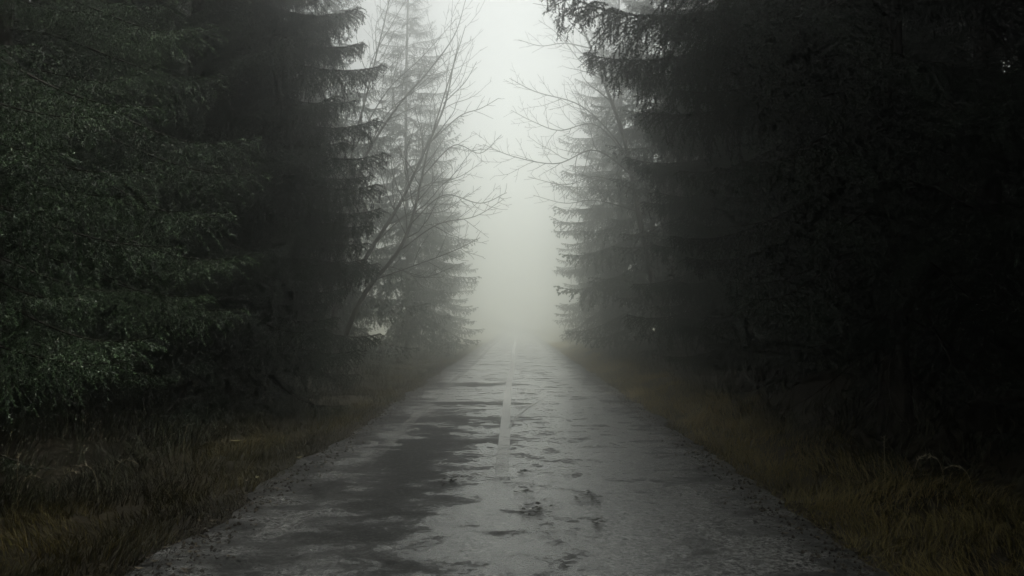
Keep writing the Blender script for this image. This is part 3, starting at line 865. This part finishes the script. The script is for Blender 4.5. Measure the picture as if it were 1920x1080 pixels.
for k, a in enumerate([
        (-4.90, 8.4, 0.60, 0.15, 2.0, 'tall upright pale stalk at the far left above the verge'),
        (-4.72, 8.1, 0.48, 0.45, 0.2, 'pale arched stalk just right of the tall upright one'),
        (-4.85, 7.7, 0.42, 0.50, 3.0, 'low pale arched stalk at the left photo edge'),
        (-4.50, 8.4, 0.50, 0.40, 0.1, 'pale hooked stalk between the arched ones in the left verge'),
        (-4.20, 8.6, 0.55, 0.42, 3.3, 'pale stalk of the left verge hooked to the left'),
        (-4.12, 8.7, 0.60, 0.45, 0.0, 'pale stalk of the left verge hooked to the right'),
        (-3.98, 10.2, 0.62, 0.12, 1.0, 'thin upright stalk before the dark spruces on the left'),
        (3.75, 8.8, 0.50, 0.12, 1.2, 'thin upright pale stalk in the right verge'),
        (3.72, 8.1, 0.42, 0.30, 0.1, 'pale arched stalk in the right verge'),
        (3.95, 8.0, 0.40, 0.32, 2.9, 'pale stalk arching left in the right verge'),
        (3.95, 7.5, 0.45, 0.50, 2.6, 'pale bent stalk nearest the right photo corner')]):
    stalk(*a, 80 + k)

def weed():
    rg = np.random.default_rng(9); x, y = -4.75, 10.2
    root = link('dried_weed', None); root.location = (x, y, float(ground_h(x, y)))
    tag(root, 'dried weed with pale specks of seed at the left verge', 'weed')
    for k in range(5):
        e = unit(np.array([0.5 * rg.normal(), 0.3 * rg.normal(), 1.0])); q = [np.zeros(3)]
        for z in range(7): e = unit(e + rg.normal(size=3) * 0.14); q.append(q[-1] + e * 0.11)
        q = np.array(q); b = Buf(); tube(b, q, np.linspace(0.005, 0.002, 8), 4, 0)
        twigs(b, q, 0.004, 0.002, rg, 0, 0.8, 0.3, 1.5, rmin=0.0016)
        s = link('stem', b.mesh('stem', [M_TWIG]), root)
        h = Buf()
        for z in range(16):
            p = q[4 + int(4 * rg.random())] + rg.normal(size=3) * 0.06; r = 0.008
            h.add(p + r * rg.normal(size=(4, 3)) * 0.7, [[0, 1, 2], [0, 2, 3], [0, 3, 1], [1, 3, 2]], 0, rg.random())
        tag(link('seed_head', h.mesh('seed_head', [M_STALK]), s), kind='stuff')
weed()

# ------------------------------------------------------------------ leaves and debris on the asphalt
def leaf_geo(b, p, yaw, L, W, curl, tone):
    n = 6; t = np.linspace(0, 1, n)
    wv = W * np.sin(pi * np.clip(t * 0.96 + 0.02, 0, 1)) ** 0.8
    zc = curl * (2 * t - 1) ** 2 + 0.003
    c, s = cos(yaw), sin(yaw); rows = []
    for sg, up in ((-1, 1), (0, 0), (1, 1)):
        xl = (t - 0.5) * L; yl = sg * wv; zl = zc + up * wv * 0.35
        rows.append(np.stack([p[0] + c * xl - s * yl, p[1] + s * xl + c * yl, p[2] + zl], 1))
    v = np.concatenate(rows); tr = []
    for r in range(2):
        for i in range(n - 1):
            a = r * n + i; tr += [[a, a + 1, a + n + 1], [a, a + n + 1, a + n]]
    b.add(v, tr, 0, tone)
def debris(u, v, label, seed, k=4, size=0.06):
    rg = np.random.default_rng(seed); Y = 1600 * 1.7 / (v - 605); x = (u - 970) / 1600 * Y
    b = Buf()
    for q in range(k):
        leaf_geo(b, (rg.normal() * size * 0.7, rg.normal() * size * 1.1, 0.001 + 0.004 * q), rg.random() * 6.28, size * (0.8 + 0.6 * rg.random()), size * 0.28, 0.012, rg.random())
    o = link('leaf_litter', b.mesh('leaf_litter', [M_LEAF])); o.location = (x, Y, ROAD_Z + 0.001)
    tag(o, label, 'leaf litter', 'dark scraps of leaf litter on the asphalt')
for k, (u, v, lb, s) in enumerate([
        (983, 893, 'small dark clump of leaf litter below the faded end of the centre line', 0.06),
        (998, 918, 'tiny dark leaf scrap between the upper clumps right of the road centre', 0.035),
        (985, 928, 'dark clump of leaf litter second from the top near the road centre', 0.06),
        (1008, 960, 'dark leaf litter clump, right one of the low pair near the road centre', 0.055),
        (992, 972, 'dark leaf litter clump, left one of the low pair near the road centre', 0.055),
        (853, 903, 'dark leaf litter clump on the pale patch in the left lane', 0.06),
        (845, 912, 'flat dark leaf scraps just below the clump in the left lane', 0.05),
        (1093, 935, 'dark leaf litter in the right lane, upper left of three', 0.055),
        (1117, 945, 'dark leaf litter in the right lane, rightmost of three', 0.05),
        (1117, 988, 'dark leaf litter in the right lane, lowest of three', 0.05),
        (1034, 958, 'single dark leaf just right of the low pair of clumps', 0.035)]):
    debris(u, v, lb, 120 + k, 3 if s < 0.05 else 8, s * 1.2)
def pale_leaf(x, y, z, label, yaw, L=0.10):
    b = Buf(); leaf_geo(b, (0, 0, 0), yaw, L, L * 0.25, 0.02, 0.6)
    o = link('fallen_leaf', b.mesh('fallen_leaf', [M_PALELEAF])); o.location = (x, y, z)
    tag(o, label, 'leaf', 'pale leaves lying by the left verge')
pale_leaf(-3.55, 10.8, 0.20, 'pale yellowish leaf caught on the left verge grass', 0.1, 0.16)
pale_leaf(-2.65, 10.4, 0.06, 'pale leaf lying at the left road edge', 0.7)
pale_leaf(-2.75, 9.1, 0.05, 'pale leaf lying lower down at the left road edge', 2.2)

# crumbs of asphalt, soil and dead leaves gathered along both road edges
M_CRUMB = tone_mat('edge_crumbs', [(0.0, (0.020, 0.016, 0.011)), (0.6, (0.075, 0.060, 0.040)), (1.0, (0.22, 0.18, 0.12))], 0.7, 0.3, 0.0)
def edge_litter(side, seed, label):
    rg = np.random.default_rng(seed); b = Buf(); x0 = 2.5 if side < 0 else 2.4
    octa = np.array([(1, 0, 0), (-1, 0, 0), (0, 1, 0), (0, -1, 0), (0, 0, 1), (0, 0, -1)], dtype=float)
    ft = [[0, 2, 4], [2, 1, 4], [1, 3, 4], [3, 0, 4], [2, 0, 5], [1, 2, 5], [3, 1, 5], [0, 3, 5]]
    for k in range(2600):
        y = 3.5 + 26 * rg.random() ** 1.7; x = x0 + rg.normal(0.02, 0.16) - 0.25 * rg.random() ** 3
        zz = ROAD_Z if x < x0 else max(ROAD_Z * 0.5, float(ground_h(side * x, y)))
        r = 0.006 + 0.014 * rg.random() ** 2.5
        b.add(octa * r * (0.6 + 0.6 * rg.random((6, 1))) + (side * x, y, zz + r * 0.4), ft, 0, rg.random() * 0.8)
    for k in range(260):
        y = 4 + 22 * rg.random() ** 1.6; x = x0 + rg.normal(0.0, 0.2) - 0.3 * rg.random() ** 2
        zz = (ROAD_Z if x < x0 else max(ROAD_Z, float(ground_h(side * x, y)))) + 0.004
        leaf_geo(b, (side * x, y, zz), rg.random() * 6.28, 0.03 + 0.05 * rg.random(), 0.012 + 0.008 * rg.random(), 0.012, rg.random())
    tag(link('edge_litter', b.mesh('edge_litter', [M_CRUMB])), label, 'litter', kind='stuff')
edge_litter(-1, 301, 'crumbs and dead leaves gathered along the left road edge')
edge_litter(1, 302, 'crumbs and dead leaves gathered along the right road edge')

# ------------------------------------------------------------------ fog
def haze():
    x0, x1, y0, y1, z0, z1 = -190, 190, -70, 270, -1.5, 28.0
    v = np.array([(x, y, z) for z in (z0, z1) for y in (y0, y1) for x in (x0, x1)], dtype=float)
    q = [(0, 2, 3, 1), (4, 5, 7, 6), (0, 1, 5, 4), (2, 6, 7, 3), (0, 4, 6, 2), (1, 3, 7, 5)]
    me = bpy.data.meshes.new('haze'); me.from_pydata(v.tolist(), [], q); me.update()
    m = bpy.data.materials.new('fog'); m.use_nodes = True; n = m.node_tree.nodes; n.clear()
    pv = n.new('ShaderNodeVolumePrincipled'); out = n.new('ShaderNodeOutputMaterial')
    pv.inputs['Color'].default_value = (0.975, 0.98, 0.965, 1)
    pv.inputs['Density'].default_value = FOG
    pv.inputs['Anisotropy'].default_value = 0.95
    m.node_tree.links.new(pv.outputs[0], out.inputs['Volume'])
    me.materials.append(m)
    tag(link('haze', me), 'pale grey fog filling the forest and the road', 'fog', kind='stuff')
haze()
